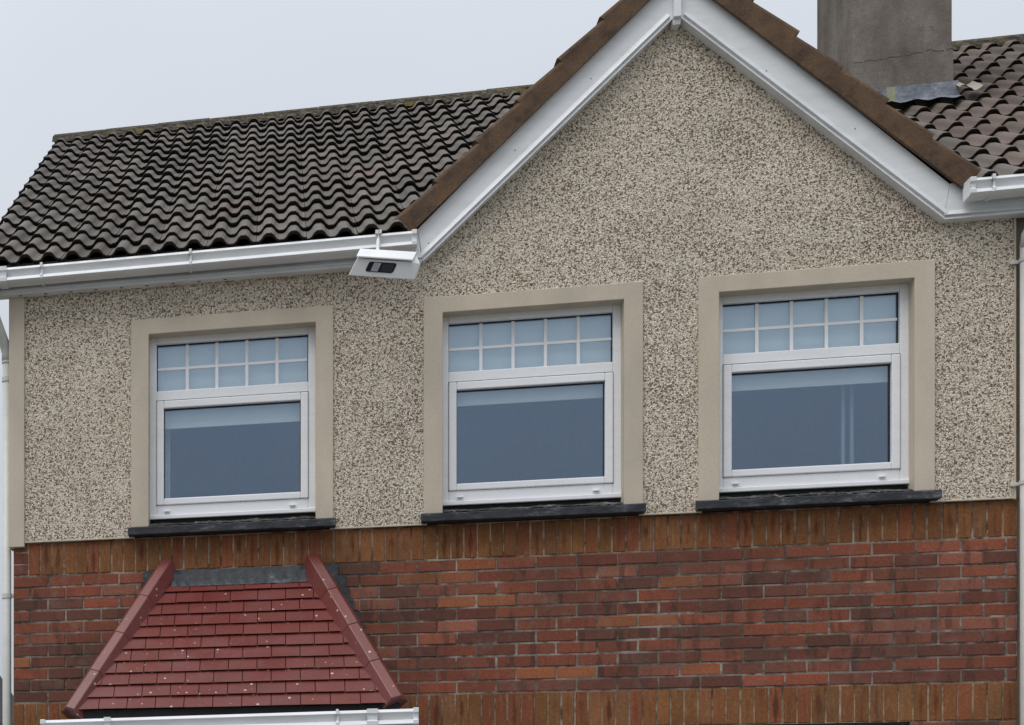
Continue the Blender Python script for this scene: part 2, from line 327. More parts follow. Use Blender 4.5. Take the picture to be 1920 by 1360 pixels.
# ---- windows
def window(ci, blind_z, blind_label):
    c = WIN[ci]; X = lambda v: c+v
    f = MB(); y0, y1 = .085, .15
    f.box(X(-.515), X(-.465), y0, y1, 3.735, 4.90); f.box(X(.465), X(.515), y0, y1, 3.735, 4.90)
    f.box(X(-.465), X(.465), y0, y1, 4.845, 4.90); f.box(X(-.465), X(.465), y0, y1, 4.484, 4.547); f.box(X(-.465), X(.465), y0, y1, 3.760, 3.822)
    f.box(X(-.512), X(.512), y0-.012, y1, 3.733, 3.7605)
    win = f.build('window', M['wframe'], H, .005)
    s = MB(); y0, y1 = .075, .14
    s.box(X(-.4645), X(-.4195), y0, y1, 3.8225, 4.4825); s.box(X(.4195), X(.4645), y0, y1, 3.8225, 4.4825)
    s.box(X(-.4195), X(.4195), y0, y1, 4.434, 4.4825); s.box(X(-.4195), X(.4195), y0, y1, 3.8225, 3.864)
    s.build('sash', M['wframe'], win, .006)
    gk = MB()   # black gaskets round both panes
    for (a0, a1, b0, b1, yy) in ((-.465, .465, 4.547, 4.845, .118), (-.4195, .4195, 3.864, 4.434, .108)):
        t = .0045
        gk.box(X(a0-.001), X(a0+t), yy-.004, yy+.02, b0, b1); gk.box(X(a1-t), X(a1+.001), yy-.004, yy+.02, b0, b1)
        gk.box(X(a0+t), X(a1-t), yy-.004, yy+.02, b0-.001, b0+t); gk.box(X(a0+t), X(a1-t), yy-.004, yy+.02, b1-t, b1+.001)
    for (a0, a1, b0, b1) in ((-.4665, .4665, 3.8205, 4.4855),):
        t = .0035; yy = .0835
        gk.box(X(a0), X(a0+t), yy, yy+.02, b0, b1); gk.box(X(a1-t), X(a1), yy, yy+.02, b0, b1); gk.box(X(a0+t), X(a1-t), yy, yy+.02, b1-t, b1)
    gk.build('gasket', M['gas'], win)
    MB().box(X(-.4605), X(.4605), .122, .130, 4.5515, 4.8405).build('pane', M['glass'], win)
    MB().box(X(-.415), X(.415), .112, .120, 3.8685, 4.4295).build('pane', M['glass'], win)
    b = MB()
    for k in range(4):
        xx = X(-.4605+.921*(k+1)/5); b.box(xx-.0095, xx+.0095, .117, .121, 4.5515, 4.8405)
    zs = 4.693
    ed = [X(-.4605)] + [X(-.4605+.921*(k+1)/5) for k in range(4)] + [X(.4605)]
    for k in range(5): b.box(ed[k]+(.0095 if k else 0), ed[k+1]-(.0095 if k < 4 else 0), .117, .121, zs-.0085, zs+.0085)
    b.build('glazing_bars', M['wframe'], win, .001)
    for xx in (-.40, .37):
        dc = MB().box(X(xx-.02), X(xx+.02), .066, .074, 3.777+.0, 3.785); dc.box(X(xx-.016), X(xx+.016), .074, .086, 3.778, 3.7865)
        dc.build('drain_cap', M['wframe'], win, .002)
    # smooth band round the opening
    s = MB(); z0 = 3.672
    s.prism([(X(SO0), z0), (X(-HO), z0), (X(-HO), Z_HEAD), (X(HO), Z_HEAD), (X(HO), z0), (X(SO1), z0), (X(SO1), Z_SUR), (X(SO0), Z_SUR)], -.013, .12)
    s.build('surround', M['band'], win, .004)
    # slate sill
    s = MB(); a0, a1 = X(-.633), X(.615 if ci == 1 else .625)
    n = 26; P = []
    for i in range(n+1):
        x = a0+(a1-a0)*i/n; j = lambda q: random.uniform(-q, q)
        P.append([(x, -.08+j(.001), 3.612+j(.001)), (x, -.08+j(.002), 3.660+j(.0015)), (x, .11, 3.698), (x, .11, 3.616)])
    vs = [q for r in P for q in r]; fs = []
    for i in range(n):
        for k in range(4): fs.append((i*4+k, i*4+(k+1) % 4, (i+1)*4+(k+1) % 4, (i+1)*4+k))
    fs += [(0, 1, 2, 3), (n*4+3, n*4+2, n*4+1, n*4)]
    s.add(vs, fs).build('sill', M['slate'], win, .004)
    # lumpy mortar bed between sill and frame
    m = MB(); n = 60; vs = []; fs = []
    for i in range(n+1):
        x = X(-.507)+1.014*i/n; q = random.uniform(-.008, .008); hh = max(0, .5+.5*math.sin(i*.37+ci)+random.uniform(-.4, .4))*.008
        vs += [(x, -.02+q*2, 3.676), (x, .03+q, 3.694+hh*.6), (x, .085, 3.704+hh), (x, .12, 3.70)]
    for i in range(n):
        for q in range(3): fs.append((i*4+q, i*4+4+q, i*4+5+q, i*4+1+q))
    m.add(vs, fs).build('mortar_bed', M['bed'], win, fix=False)
    MB().box(X(-.50), X(.50), .095, .14, 3.70, 3.734).build('frame_gap', M['black'], win)
    # dark room behind (five inward faces)
    r = MB(); x0, x1, ya, yb, za, zb = X(-.95), X(.95) if ci < 2 else X(.9), .152, 3.2, 2.75, 5.1
    if ci == 2: x0 = X(-.7)
    if ci == 1: x0, x1 = X(-.75), X(.75)
    if ci == 0: x1 = X(.9)
    r.add([(x0,ya,za),(x1,ya,za),(x1,yb,za),(x0,yb,za),(x0,ya,zb),(x1,ya,zb),(x1,yb,zb),(x0,yb,zb)], [(0,1,2,3),(4,7,6,5),(1,5,6,2),(2,6,7,3),(3,7,4,0)])
    r.build('room', M['room'], win, fix=False)
    blind_z -= .022; bl = MB().box(X(-.49), X(.49), .159, .163, blind_z+.018, 4.97)
    bl.box(X(-.49), X(.49), .155, .167, blind_z, blind_z+.018)
    o = bl.build('roller_blind', M['blind'], None, .002); tag(o, blind_label, 'roller blind', 'roller blinds behind the upstairs windows')
    return win
wl = ['pale roller blind part lowered behind the upstairs window over the red bay roof',
      'pale roller blind part lowered behind the upstairs window under the left side of the gable',
      'pale roller blind part lowered behind the upstairs window nearest the chimney and right downpipe']
for i, bz in enumerate((4.343, 4.376, 4.366)): window(i, bz, wl[i])
# curtain edge and blind cords seen through two of the windows
c = MB()
for i in range(9):
    x = WIN[0]-.47+i*.0085; c.box(x, x+.0075, .30+.012*(i % 2), .305+.012*(i % 2), 3.55, 4.98)
tag(c.build('curtain', M['blind']), 'narrow pale curtain strip at the left edge of the window above the red bay roof', 'curtain')
c = MB()
for x in (3.225, 3.272): c.tube([(x, .30, 3.45), (x, .30, 4.9)], .011, 8)
tag(c.build('curtain_pole', m_flat('pale_cord', (.36,.40,.46), .6)), 'pair of pale vertical rods behind the glass of the window nearest the right downpipe', 'rods')

# ---- brickwork
PAL = dict(red=(.252,.077,.044), red2=(.21,.069,.042), org=(.30,.107,.050), pur=(.165,.062,.043), drk=(.14,.058,.041), pnk=(.28,.105,.068))
OV = []  # (x0,x1,z0,z1,class) patches of like-coloured bricks seen in the wall
def ov(x0, x1, row, cl): OV.append((x0, x1, row, cl))
for a in ((.63,1.08,1,'org'), (1.5,1.66,2,'org'), (.86,1.3,3,'org'), (1.75,2.3,5,'org'), (2.3,2.6,5,'red'), (1.3,1.75,9,'org'), (2.2,2.45,9,'org'), (2.45,3.2,9,'pur'),
          (1.35,2.3,10,'pur'), (.75,1.35,10,'red'), (1.2,2.2,6,'drk'), (2.2,2.7,6,'pur'), (.8,1.3,7,'pur'), (1.3,2.3,7,'red2'), (2.6,3.1,7,'drk'), (3.2,4.,7,'pur'), (3.2,4.,8,'pur'), (3.1,4.,10,'pur'),
          (3.0,4.0,0,'red'), (3.1,4.,6,'pnk'), (2.7,3.2,6,'red'), (2.6,3.2,1,'red'), (3.3,3.7,1,'pur'), (-1.67,-1.4,7,'org'), (-1.67,-.9,6,'drk'), (-1.67,-.9,8,'drk'), (-1.67,-.9,9,'drk'), (-1.67,-1.0,10,'drk'), (-1.4,-1.,7,'drk'),
          (-1.67,-1.,0,'red'), (-1.67,-1.,1,'red'), (-1.6,-1.,2,'drk'), (-1.6,-1.,3,'drk'), (-1.6,-1.,4,'red'), (-1.6,-1.,5,'red'), (2.3,2.62,8,'red'), (2.62,2.9,8,'drk'), (2.55,3.0,2,'drk')): ov(*a)
def brick(mb, x0, x1, z0, z1, yf, col, mark, back=.09):
    j = lambda q: random.uniform(-q, q)
    x0 += j(.0012); x1 += j(.0012); z0 += j(.001); z1 += j(.001); yf += j(.0018); b = .0045; tx, tz = j(.0015), j(.0012)
    cx, cz, hx, hz = (x0+x1)/2, (z0+z1)/2, (x1-x0)/2, (z1-z0)/2
    P = [(x0,back,z0),(x1,back,z0),(x1,back,z1),(x0,back,z1),(x0,yf+b,z0),(x1,yf+b,z0),(x1,yf+b,z1),(x0,yf+b,z1),
         (x0+b,yf-tx-tz,z0+b),(x1-b,yf+tx-tz,z0+b),(x1-b,yf+tx+tz,z1-b),(x0+b,yf-tx+tz,z1-b)]
    mb.add(P, [(0,1,5,4),(1,2,6,5),(2,3,7,6),(3,0,4,7),(4,5,9,8),(5,6,10,9),(6,7,11,10),(7,4,8,11),(8,9,10,11)], col,
           [((p[0]-cx)/hx, (p[2]-cz)/hz, mark) for p in P])
Z1T, Z1B, Z2T, Z2B = 3.606, 3.395, 2.582, 2.363
PIT = (Z1B-Z2T)/11; YB = .018; XB0, XB1 = -1.668, 4.028
OPX0, OPX1 = 1.55, 3.483
BR = MB(); BR.has = True
def course(zb, row, x0, x1, off, pit=PIT):
    x = x0-off
    while x < x1:
        a, b = max(x, x0), min(x+.2255, x1)
        if b-a > .035:
            cx = (a+b)/2; cl = None
            for (p, q, r, k) in OV:
                if r == row and p <= cx <= q and random.random() < .85: cl = k
            if cl is None:
                low = row/11 if row is not None and row >= 0 else .6
                cl = random.choices(['red', 'red2', 'pur', 'drk', 'pnk', 'org'], [4.2-1.5*low, 3, 1.6+1.6*low, .8+1.0*low, 1.4, .35])[0]
            v_ = random.uniform(.84, 1.14); c = tuple(q*v_ for q in PAL[cl]); g_ = random.uniform(.93, 1.06)
            c = (c[0], c[1]*g_, c[2]*g_)
            brick(BR, a+.0042, b-.0042, zb+.0042, zb+pit-.0042, YB, c, {'red': .7, 'red2': .95, 'pur': .6, 'drk': .8, 'pnk': .8, 'org': .1}[cl]*random.choice((.4, 1, 1)))
        x += .2255
for r in range(11): course(Z1B-(r+1)*PIT, r, XB0, XB1, .1128 if r % 2 else .0)
BR.build('brick_wall', M['brick'], H, fix=False); BR = MB(); BR.has = True
for r in range(3): course(Z1B+.005+r*.0737, -1, XB0, XB0+.1, .1128, .0737)       # corner headers beside the soldier course
BR.build('brick_corner', M['brick'], H, fix=False)
nlow = int(Z2B/.0738)
for (xa_, xb_) in ((OPX1, XB1), (XB0, -1.15), (.70, OPX0)):
    BR = MB(); BR.has = True
    for r in range(nlow): course(Z2B-(r+1)*.0738, None, xa_, xb_, .1128*(r % 2), .0738)
    BR.build('brick_pier', M['brick'], H, fix=False)
SB = MB(); SB.has = True
def soldiers(x0, x1, z0, z1):
    n = round((x1-x0)/.0752); p = (x1-x0)/n
    for i in range(n):
        t = random.random(); c = (.235, .097, .036)
        c = (.225, .092, .034)
        if t < .12: c = (.235,.104,.044)
        elif t < .34: c = (.24, .078, .036)
        v_ = random.uniform(.86, 1.1); c = (c[0]*v_, c[1]*v_*random.uniform(.94, 1.05), c[2]*v_)
        brick(SB, x0+i*p+.0036, x0+(i+1)*p-.0036, z0+.005, z1-.004, YB, c, random.choice((0, .15, .35, .9, 1)))
soldiers(XB0+.1, XB1, Z1B, Z1T); SB.build('soldier_course', M['soldier'], H, fix=False)
SB = MB(); SB.has = True; soldiers(XB0, XB1, Z2B, Z2T); SB.build('soldier_course', M['soldier'], H, fix=False)
for (xa_, xb_, za_, zb_, mm) in ((XB0+.003, XB1-.003, Z2T, Z1B, 'mortar'), (XB0+.003, XB1-.003, Z1B, Z1T+.004, 'mortar2'), (XB0+.003, XB1-.003, Z2B+.001, Z2T, 'mortar2'),
                            (OPX1+.003, XB1-.003, 0, Z2B+.001, 'mortar'), (XB0+.003, -1.15, 0, Z2B+.001, 'mortar'), (.70, OPX0, 0, Z2B+.001, 'mortar')):
    MB().box(xa_, xb_, YB+.0035, .12, za_, zb_).build('mortar', M[mm], H)
# ground floor doorway under the lower soldier course
d = MB().box(OPX0, OPX1, .20, .26, 0, Z2B+.03); 
for i in range(8): d.box(OPX0+.06+i*.228, OPX0+.27+i*.228, .185, .2, .1, 2.2)
d.box(OPX0, OPX1, .03, .2, Z2B-.012, Z2B+.001)
d.build('door', m_flat('dark_brown_door', (.05,.03,.022), .5), H, .004)

# ---- eaves: fascia boards, bargeboards, soffit
def bead(mb, p0, p1, up, y, offs):
    (x0, z0), (x1, z1) = p0, p1; ux, uz = up
    for (a, b, pr) in offs:
        q = [(x0+ux*a, z0+uz*a), (x1+ux*a, z1+uz*a), (x1+ux*b, z1+uz*b), (x0+ux*b, z0+uz*b)]; ys = (y-pr, y-pr, y-pr*.12, y-pr*.12)   # ovolo: leans back towards its top
        mb.add([(e_[0], yy, e_[1]) for e_, yy in zip(q, ys)]+[(e_[0], y+.002, e_[1]) for e_ in q], [(0,1,2,3),(7,6,5,4),(0,4,5,1),(1,5,6,2),(2,6,7,3),(3,7,4,0)])
OFF = [(.0, .016, .012), (.022, .05, .020)]
FL = MB(); FL.prism([(-1.93, EAVE), (.834, EAVE), (.806, 5.379), (-1.93, 5.379)], FY, .015)
bead(FL, (-1.93, EAVE), (.834, EAVE), (0, 1), FY, OFF); FL.build('fascia', M['white'], H, .0015)
FRr = MB(); FRr.prism([(3.628, EAVE), (4.03, EAVE), (4.03, 5.385), (3.662, 5.385)], FY, .015)
bead(FRr, (3.628, EAVE), (4.03, EAVE), (0, 1), FY, OFF); FRr.build('fascia', M['white'], H, .0015)
BV = .278   # vertical width of the bargeboard
for sgn in (-1, 1):
    SG = SLS[sgn]; cs, sn = math.cos(math.atan(SG)), math.sin(math.atan(SG))
    b = MB(); xf = XFT[sgn]; xa = GX+sgn*.02
    zi = lambda x: GH-abs(x-GX)*SG
    xt = xf+sgn*.032
    b.prism([(xa, zi(xa)), (xf, EAVE+.003), (xt, 5.382), (xa, zi(xa)+BV)], FY-.002, .015)
    bead(b, (xa, zi(xa)), (xf, EAVE+.003), (sgn*sn, cs), FY-.002, OFF)
    b.build('bargeboard', M['white'], H, .0015)
b = MB().box(GX-.02, GX+.02, -.098, -.02, GH-.02, GH+.31); b.box(GX-.021, GX+.021, -.07, .01, GH-.055, GH-.02)
b.box(GX-.024, GX+.024, -.073, -.03, GH-.034, GH-.028); b.box(GX-.024, GX+.024, -.073, -.03, GH-.047, GH-.042)
b.build('apex_cover', M['white'], H, .003)
MS = m_flat('screw_grey', (.18,.18,.18), .5)   # screw heads and small soffit vents
for (x, z) in ((.87, 5.27), (1.36, 5.78), (1.78, 6.16), (2.72, 6.10), (3.18, 5.72), (3.52, 5.30)): MB().box(x-.003, x+.003, FY-.0045, FY, z+.02, z+.026).build('screw_head', MS, H)
for i in range(9): MB().box(-1.62+i*.16, -1.60+i*.16, -.045, -.032, EAVE-.003, EAVE+.001).build('soffit_vent', MS, H)

# ---- gutters
def gutter_profile(yf, zt):
    o = [(.006,0),(-.004,-.024),(.004,-.030),(.024,-.078),(.002,-.084),(-.008,-.114),(.012,-.124),(.105,-.128),(.112,-.11),(.112,.0)]
    i = [(.107,.0),(.107,-.106),(.02,-.116),(.004,-.108),(.010,-.088),(.030,-.076),(.012,-.034),(.004,-.022),(.014,.0)]
    return [(yf+a, zt+b*.74) for a, b in o+i]
def gutter(name, x0, x1, yf, z0, z1, parent, clips, joints=(), sc_=1.0, caps=(False, False)):
    g = MB(); A = gutter_profile(yf, z0); B = gutter_profile(yf, z1); n = len(A)
    g.add([(x0, a, b) for a, b in A]+[(x1, a, b) for a, b in B],
          [(i, (i+1) % n, (i+1) % n+n, i+n) for i in range(n)]+[tuple(range(n)), tuple(range(2*n-1, n-1, -1))])
    go = g.build(name, M['white'], parent, .0025)
    zz = lambda x: z0+(z1-z0)*(x-x0)/(x1-x0)
    for x, cap in ((x0, caps[0]), (x1, caps[1])):
        if cap:
            e_ = MB(); z = zz(x); Q = lambda pl: [(a_-.006, z+(b_-z)*.76) for a_, b_ in pl]
            e_.prism(Q([(yf-.004, z+.006), (yf-.004, z-.03), (yf+.008, z-.034), (yf+.010, z-.076), (yf-.004, z-.082), (yf-.002, z-.114), (yf+.016, z-.126), (yf+.107, z-.132), (yf+.114, z+.006)]), x-.028 if x == x1 else x-.002, x+.002 if x == x1 else x+.028, 'x')
            e_.build('end_cap', M['white'], go, .003)
    for x in clips:
        z = zz(x); c_ = MB(); Q = lambda pl: [(a_-.006, z+(b_-z)*.76) for a_, b_ in pl]
        c_.prism(Q([(yf-.006, z+.012), (yf-.006, z-.024), (yf+.006, z-.036), (yf+.006, z-.075), (yf-.006, z-.086), (yf-.005, z-.116), (yf+.014, z-.128), (yf+.106, z-.136), (yf+.106, z-.13), (yf+.018, z-.118), (yf+.004, z-.10), (yf+.012, z+.004), (yf+.03, z+.012)]), x-.008, x+.008, 'x')
        c_.build('gutter_bracket', M['white'], go, .002)
    for x, wd_ in joints:
        z = zz(x); c_ = MB(); Q = lambda pl: [(a_-.006, z+(b_-z)*.76) for a_, b_ in pl]
        c_.prism(Q([(yf-.005, z+.008), (yf-.005, z-.026), (yf+.005, z-.032), (yf+.008, z-.076), (yf-.005, z-.084), (yf-.003, z-.115), (yf+.015, z-.126), (yf+.106, z-.133), (yf+.113, z-.132), (yf+.113, z-.13), (yf+.018, z-.121), (yf+.002, z-.10), (yf+.016, z-.05), (yf+.006, z+.002)]), x-wd_/2, x+wd_/2, 'x')
        c_.build('gutter_joint', M['white'], go, .002)
    return go
GL = gutter('gutter', -1.95, .791, -.197, 5.314, 5.330, H, (-1.455, -.535), ((-1.70, .05),), caps=(True, True))
GR = gutter('gutter', 3.716, 4.03, -.197, 5.358, 5.361, H, (3.83,), caps=(True, False))

# ---- tiled main roof (house left of the party wall, neighbour right of it)
TP = math.tan(math.radians(30.95)); CA, SA = math.cos(math.radians(30.95)), math.sin(math.radians(30.95))
ROW = 16; Y0, ZR0 = -.165, 5.340; SLEN = (4.2-Y0)/CA; GA = SLEN/ROW
def rp(s, n): return (Y0+s*CA-n*SA, ZR0+s*SA+n*CA)
def wave(u):   # two rolls per tile
    p = (u*2) % 1.0
    th_ = 2*math.pi*(p-.25); return .0255*(math.sin(th_)+.14*math.sin(3*th_))
def tiled(mb, x0, x1, skip=None, TWD=.3015):
    nt_ = int(round((x1-x0)/TWD)); TW = (x1-x0)/nt_; K = 20
    for r in range(ROW):
        for t in range(nt_):
            xa = x0+t*TW
            s0 = r*GA-.012+random.uniform(-.009, .009); s1 = (r+1)*GA+.06
            if r == ROW-1: s1 = (r+1)*GA
            l0 = .036+random.uniform(-.005, .006); l1 = .004; tl = random.uniform(-.003, .003)
            v = random.uniform(.8, 1.18); cc = (v*random.uniform(.97, 1.05), v, v*random.uniform(.95, 1.03))
            if random.random() < .03: cc = (v*1.12, v*.97, v*.93)
            xb = xa+TW-.003
            th = .023
            vs = []; lo = []
            for i in range(K+1):
                u = i/K; x = xa+.0015+(xb-xa)*u; w_ = wave(u)+tl*(u-.5)
                dk = 1.0
                vs += [(x,)+rp(s0+.016, l0+w_-th-.004), (x,)+rp(s0, l0+w_-.003), (x,)+rp(s0+.004, l0+w_), (x,)+rp(s0+.004, l0+w_), (x,)+rp((s0+s1)/2, (l0+l1)/2+w_), (x,)+rp(s1, l1+w_)]
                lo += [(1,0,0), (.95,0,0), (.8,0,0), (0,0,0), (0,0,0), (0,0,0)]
            fs = []
            kept = [not (skip and skip(xa+TW*(i+.5)/K, Y0+(r+.35)*GA*CA)) for i in range(K)]
            if not any(kept): continue
            for i in range(K):
                if not kept[i]: continue
                a_ = i*6; b_ = a_+6
                for q in (0, 1, 3, 4): fs.append((a_+q, b_+q, b_+q+1, a_+q+1))
            # side edges of the tile
            n0 = len(vs)
            for base, sg in ((0, 1), (K*6, -1)):
                if not kept[0 if sg > 0 else -1]: continue
                p2, p5, p4 = vs[base+3], vs[base+5], vs[base+4]
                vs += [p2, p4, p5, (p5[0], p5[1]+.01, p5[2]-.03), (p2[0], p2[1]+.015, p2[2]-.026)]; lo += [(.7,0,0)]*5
                fs.append((n0, n0+1, n0+2, n0+3, n0+4) if sg < 0 else (n0+4, n0+3, n0+2, n0+1, n0)); n0 += 5
            mb.add(vs, fs, cc, lo)
def gskip(x, y):
    # a strip of tile is left out where it would lie under the front gable's own roof
    d_ = 1.455-abs(x-GX)
    return d_ > -.12 and 5.50+d_*.93 > 5.40+(y-Y0)*TP
XP = 4.045   # party line
def back_slab(mb, x0, x1):
    mb.prism([(Y0+.12, 5.26), (4.2, 7.90), (8.7, 5.21), (8.7, 5.17), (4.2, 7.86), (Y0+.12, 5.22)], x0, x1, 'x')
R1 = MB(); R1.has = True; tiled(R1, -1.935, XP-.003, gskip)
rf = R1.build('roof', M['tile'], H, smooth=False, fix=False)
for (xa_, xb_) in ((-1.92, .73), (3.76, XP)): MB().prism([(-.165, 5.312), (-.165, 5.290), (-.03, 5.345), (-.03, 5.37)], xa_, xb_, 'x').build('eaves_felt', M['black'], rf)
sk = MB(); 
sk.prism([(4.2, 7.92), (8.7, 5.21), (8.7, 5.17), (4.2, 7.86)], -1.92, XP, 'x')
for (a0, a1, yb) in ((-1.90, .74, -.06), (.74, 3.70, 1.9), (3.70, XP-.01, -.06)):
    zb = 5.31+(yb-Y0)*TP-.02; sk.prism([(yb, zb), (4.2, 7.91), (4.2, 7.86), (yb, zb-.05)], a0, a1, 'x')
sk.build('roof_deck', M['black'], rf)
def ridge(x0, x1, parent):
    rg = MB(); L = .452; x = x0
    while x < x1-.01:
        xb = min(x+L, x1); dz = random.uniform(-.004, .004)
        pr = [(4.2-.145, 7.925), (4.2-.135, 7.945), (4.2-.045, 7.999), (4.2, 8.006), (4.2+.045, 7.999), (4.2+.135, 7.945), (4.2+.145, 7.925)]
        rg.prism([(a_, b_+dz) for a_, b_ in pr], x+.002, xb-.002, 'x'); x += L
    # mortar bedding under the ridge tiles, lumpy along its lower edge
    n = int((x1-x0)/.03); vs = []; fs = []
    for i in range(n+1):
        xx = x0+(x1-x0)*i/n; j = random.uniform(-.008, .008)
        vs += [(xx, 4.2-.185+j, 7.868+j), (xx, 4.2-.165+random.uniform(-.006, .006), 7.905+random.uniform(-.004, .004)), (xx, 4.2-.125, 7.95)]
    for i in range(n):
        for q in (0, 1): fs.append((i*3+q, i*3+3+q, i*3+4+q, i*3+1+q))
    rg.add(vs, fs); rg.prism([(4.07, 7.93), (4.2, 7.99), (4.33, 7.93)], x0+.01, x1-.01, 'x')
    return rg.build('ridge', M['lichen'], parent, .004, fix=False)
ridge(-1.945, XP, rf)
# left verge of the main roof: cement edge under the tiles
vg = MB(); vg.prism([(Y0+.03, 5.315), (4.2, 7.93), (4.2, 7.88), (Y0+.03, 5.265)], -1.925, -1.895, 'x'); vg.build('verge', M['lichen'], rf)
bb = MB(); bb.prism([(Y0+.05, 5.235), (4.2, 7.875), (4.2, 7.70), (Y0+.10, 5.13)], -1.91, -1.885, 'x'); bb.build('bargeboard', M['white'], H)

# ---- gable roof: brown verge tiles, deck and slopes running back
gr = MB()
for sgn in (-1, 1):
    w_ = abs(XFT[sgn]-GX)+.075; p = [(GX, 6.79), (GX+sgn*w_, 6.79-w_*SLS[sgn]), (GX+sgn*w_, 6.75-w_*SLS[sgn]), (GX, 6.75)]
    gr.add([(x, -.06, z) for x, z in p]+[(x, 2.6, z) for x, z in p], [(0,1,2,3), (7,6,5,4), (0,4,5,1), (1,5,6,2), (2,6,7,3), (3,7,4,0)])
gro = gr.build('gable_roof', M['tile2'], H)
TL = .318
for sgn in (-1, 1):
    # slope coordinates: t along the slope upward from the foot, n perpendicular outward
    SG = SLS[sgn]; cs, sn = math.cos(math.atan(SG)), math.sin(math.atan(SG)); fx, fz = XFT[sgn]+sgn*.063, 5.382
    dx, dz = -sgn*cs, sn; nx, nz_ = sgn*sn, cs
    tot = abs(fx-GX)/cs+.02; k = 0; t = -.045
    while t < tot:
        t1 = min(t+TL, tot+.03)
        j = random.uniform(-.004, .004)
        ha = .124+j; hb = ha-.026                # the lower end stands proud of the tile below
        base = -.016
        def P(tt, nn, y): return (fx+dx*tt+nx*nn, y, fz+dz*tt+nz_*nn)
        yf = -.112+random.uniform(-.0006, .0006)
        vt = MB(); rr = .022
        secA = [(base, yf+.004), (ha-rr, yf), (ha-rr*.3, yf+rr*.3), (ha, yf+rr), (ha, .16), (base+.05, .16), (base+.05, yf+.03), (base, yf+.03)]
        secB = [(base, yf+.004), (hb-rr, yf), (hb-rr*.3, yf+rr*.3), (hb, yf+rr), (hb, .16), (base+.05, .16), (base+.05, yf+.03), (base, yf+.03)]
        n = len(secA)
        vt.add([P(t, q, y) for q, y in secA]+[P(t1, q, y) for q, y in secB], [(i, (i+1) % n, (i+1) % n+n, i+n) for i in range(n)]+[tuple(range(n)), tuple(range(2*n-1, n-1, -1))])
        vt.build('verge_tile', M['brown'], gro)
        t += TL; k += 1

# ---- chimney shared with the neighbour
ch = MB()
ch.box(3.785, 4.385, 2.0, 2.8, 6.3, 9.2)
co = ch.build('chimney', M['chim'], H, .012)
cp = MB(); cp.box(3.72, 4.45, 1.935, 2.865, 9.2, 9.32); cp.build('coping', M['chim'], co, .01)
for q in range(2):
    pt = MB(); xx = 3.95+.27*q; pt.tube([(xx, 2.4, 9.32), (xx, 2.4, 9.4), (xx, 2.4, 9.75), (xx, 2.4, 9.8)], [.12, .105, .095, .11], 16); pt.build('chimney_pot', M['brown'], co, smooth=True)
ck = MB(); pts = []    # lower patch of render ending at a ragged crack
n = 22
vs = []; fs = []
for i in range(n+1):
    x = 3.783+.604*i/n; zt = 6.985+.035*(i/n)+random.uniform(-.008, .008)+(.012 if 12 < i < 18 else 0)
    vs += [(x, 1.992, 6.5), (x, 1.992, zt), (x, 2.0, zt+.001)]
for i in range(n):
    for q in (0, 1): fs.append((i*3+q, i*3+3+q, i*3+4+q, i*3+1+q))
ck.add(vs, fs); ck.build('render_patch', M['chim'], co, fix=False)
ck = MB()
for i in range(2*n):   # the crack itself
    if i % 9 == 4: continue
    q = vs[(i//2)*3+1]; q2 = vs[(i//2+1)*3+1]; f0 = (i % 2)/2; f1 = f0+.5
    xa_, xb_ = q[0]+(q2[0]-q[0])*f0, q[0]+(q2[0]-q[0])*f1; za_, zb_ = q[2]+(q2[2]-q[2])*f0, q[2]+(q2[2]-q[2])*f1
    ck.add([(xa_, 1.99, za_-.0016), (xb_, 1.99, zb_-.0016), (xb_, 1.99, zb_+.0016), (xa_, 1.99, za_+.0016)], [(0,1,2,3)])
ck.build('crack', m_flat('crack_shadow', (.06,.05,.043), .9), co, fix=False)
fl = MB(); n = 24; vs = []; fs = []
for i in range(n+1):
    x = 3.75+.665*i/n
    wv = .009*math.sin(2*math.pi*(x-4.045)/.1508-1.57)
    vs += [(x, 1.985, 6.80), (x, 1.975, 6.70), (x, 1.93+random.uniform(-.006, .006), 6.672+.4*wv), (x, 1.86+random.uniform(-.006, .006), 6.644+wv)]
for i in range(n):
    for q in range(3): fs.append((i*4+q, i*4+4+q, i*4+5+q, i*4+1+q))
fl.add(vs, fs); fl.build('flashing', M['lead2'], co, fix=False)
fl = MB(); vs = []; fs = []; n = 8
for i in range(n+1):
    x = 4.40+.14*i/n; wv = .02*math.sin(2*math.pi*(x-4.045)/.1508-1.57)
    vs += [(x, 2.10, 6.83+wv), (x, 1.92+random.uniform(-.008, .008), 6.72+wv)]
for i in range(n): fs.append((i*2, i*2+2, i*2+3, i*2+1))
fl.add(vs, fs); fl.build('mortar_dab', m_flat('pale_mortar', (.36,.33,.28), .95, .2, .25), co, fix=False)

# ---- left downpipe with swan neck
dp = MB(); px, py = -1.7145, .06; r = .0285
dp.tube([(px, py, .1), (px, py, 4.86)], r, 16)
po = dp.build('downpipe', M['pipe'], H, smooth=True)
sw = MB(); sw.tube([(-1.79, -.13, 5.19), (-1.79, -.13, 5.12), (-1.785, -.12, 5.09), (-1.725, .03, 4.90), (px, py, 4.85), (px, py, 4.80)], [.034, .034, .034, .034, .034, .034], 16); sw.build('swan_neck', M['pipe'], po, smooth=True)
for z in (4.80, 4.68, 3.28, 1.6):
    cl = MB(); cl.tube([(px, py, z-.016), (px, py, z+.016)], .0335, 16); cl.box(px-.005, px+.05, py-.008, py+.008, z-.012, z+.012); cl.build('pipe_clip', M['pipe'], po, .002)

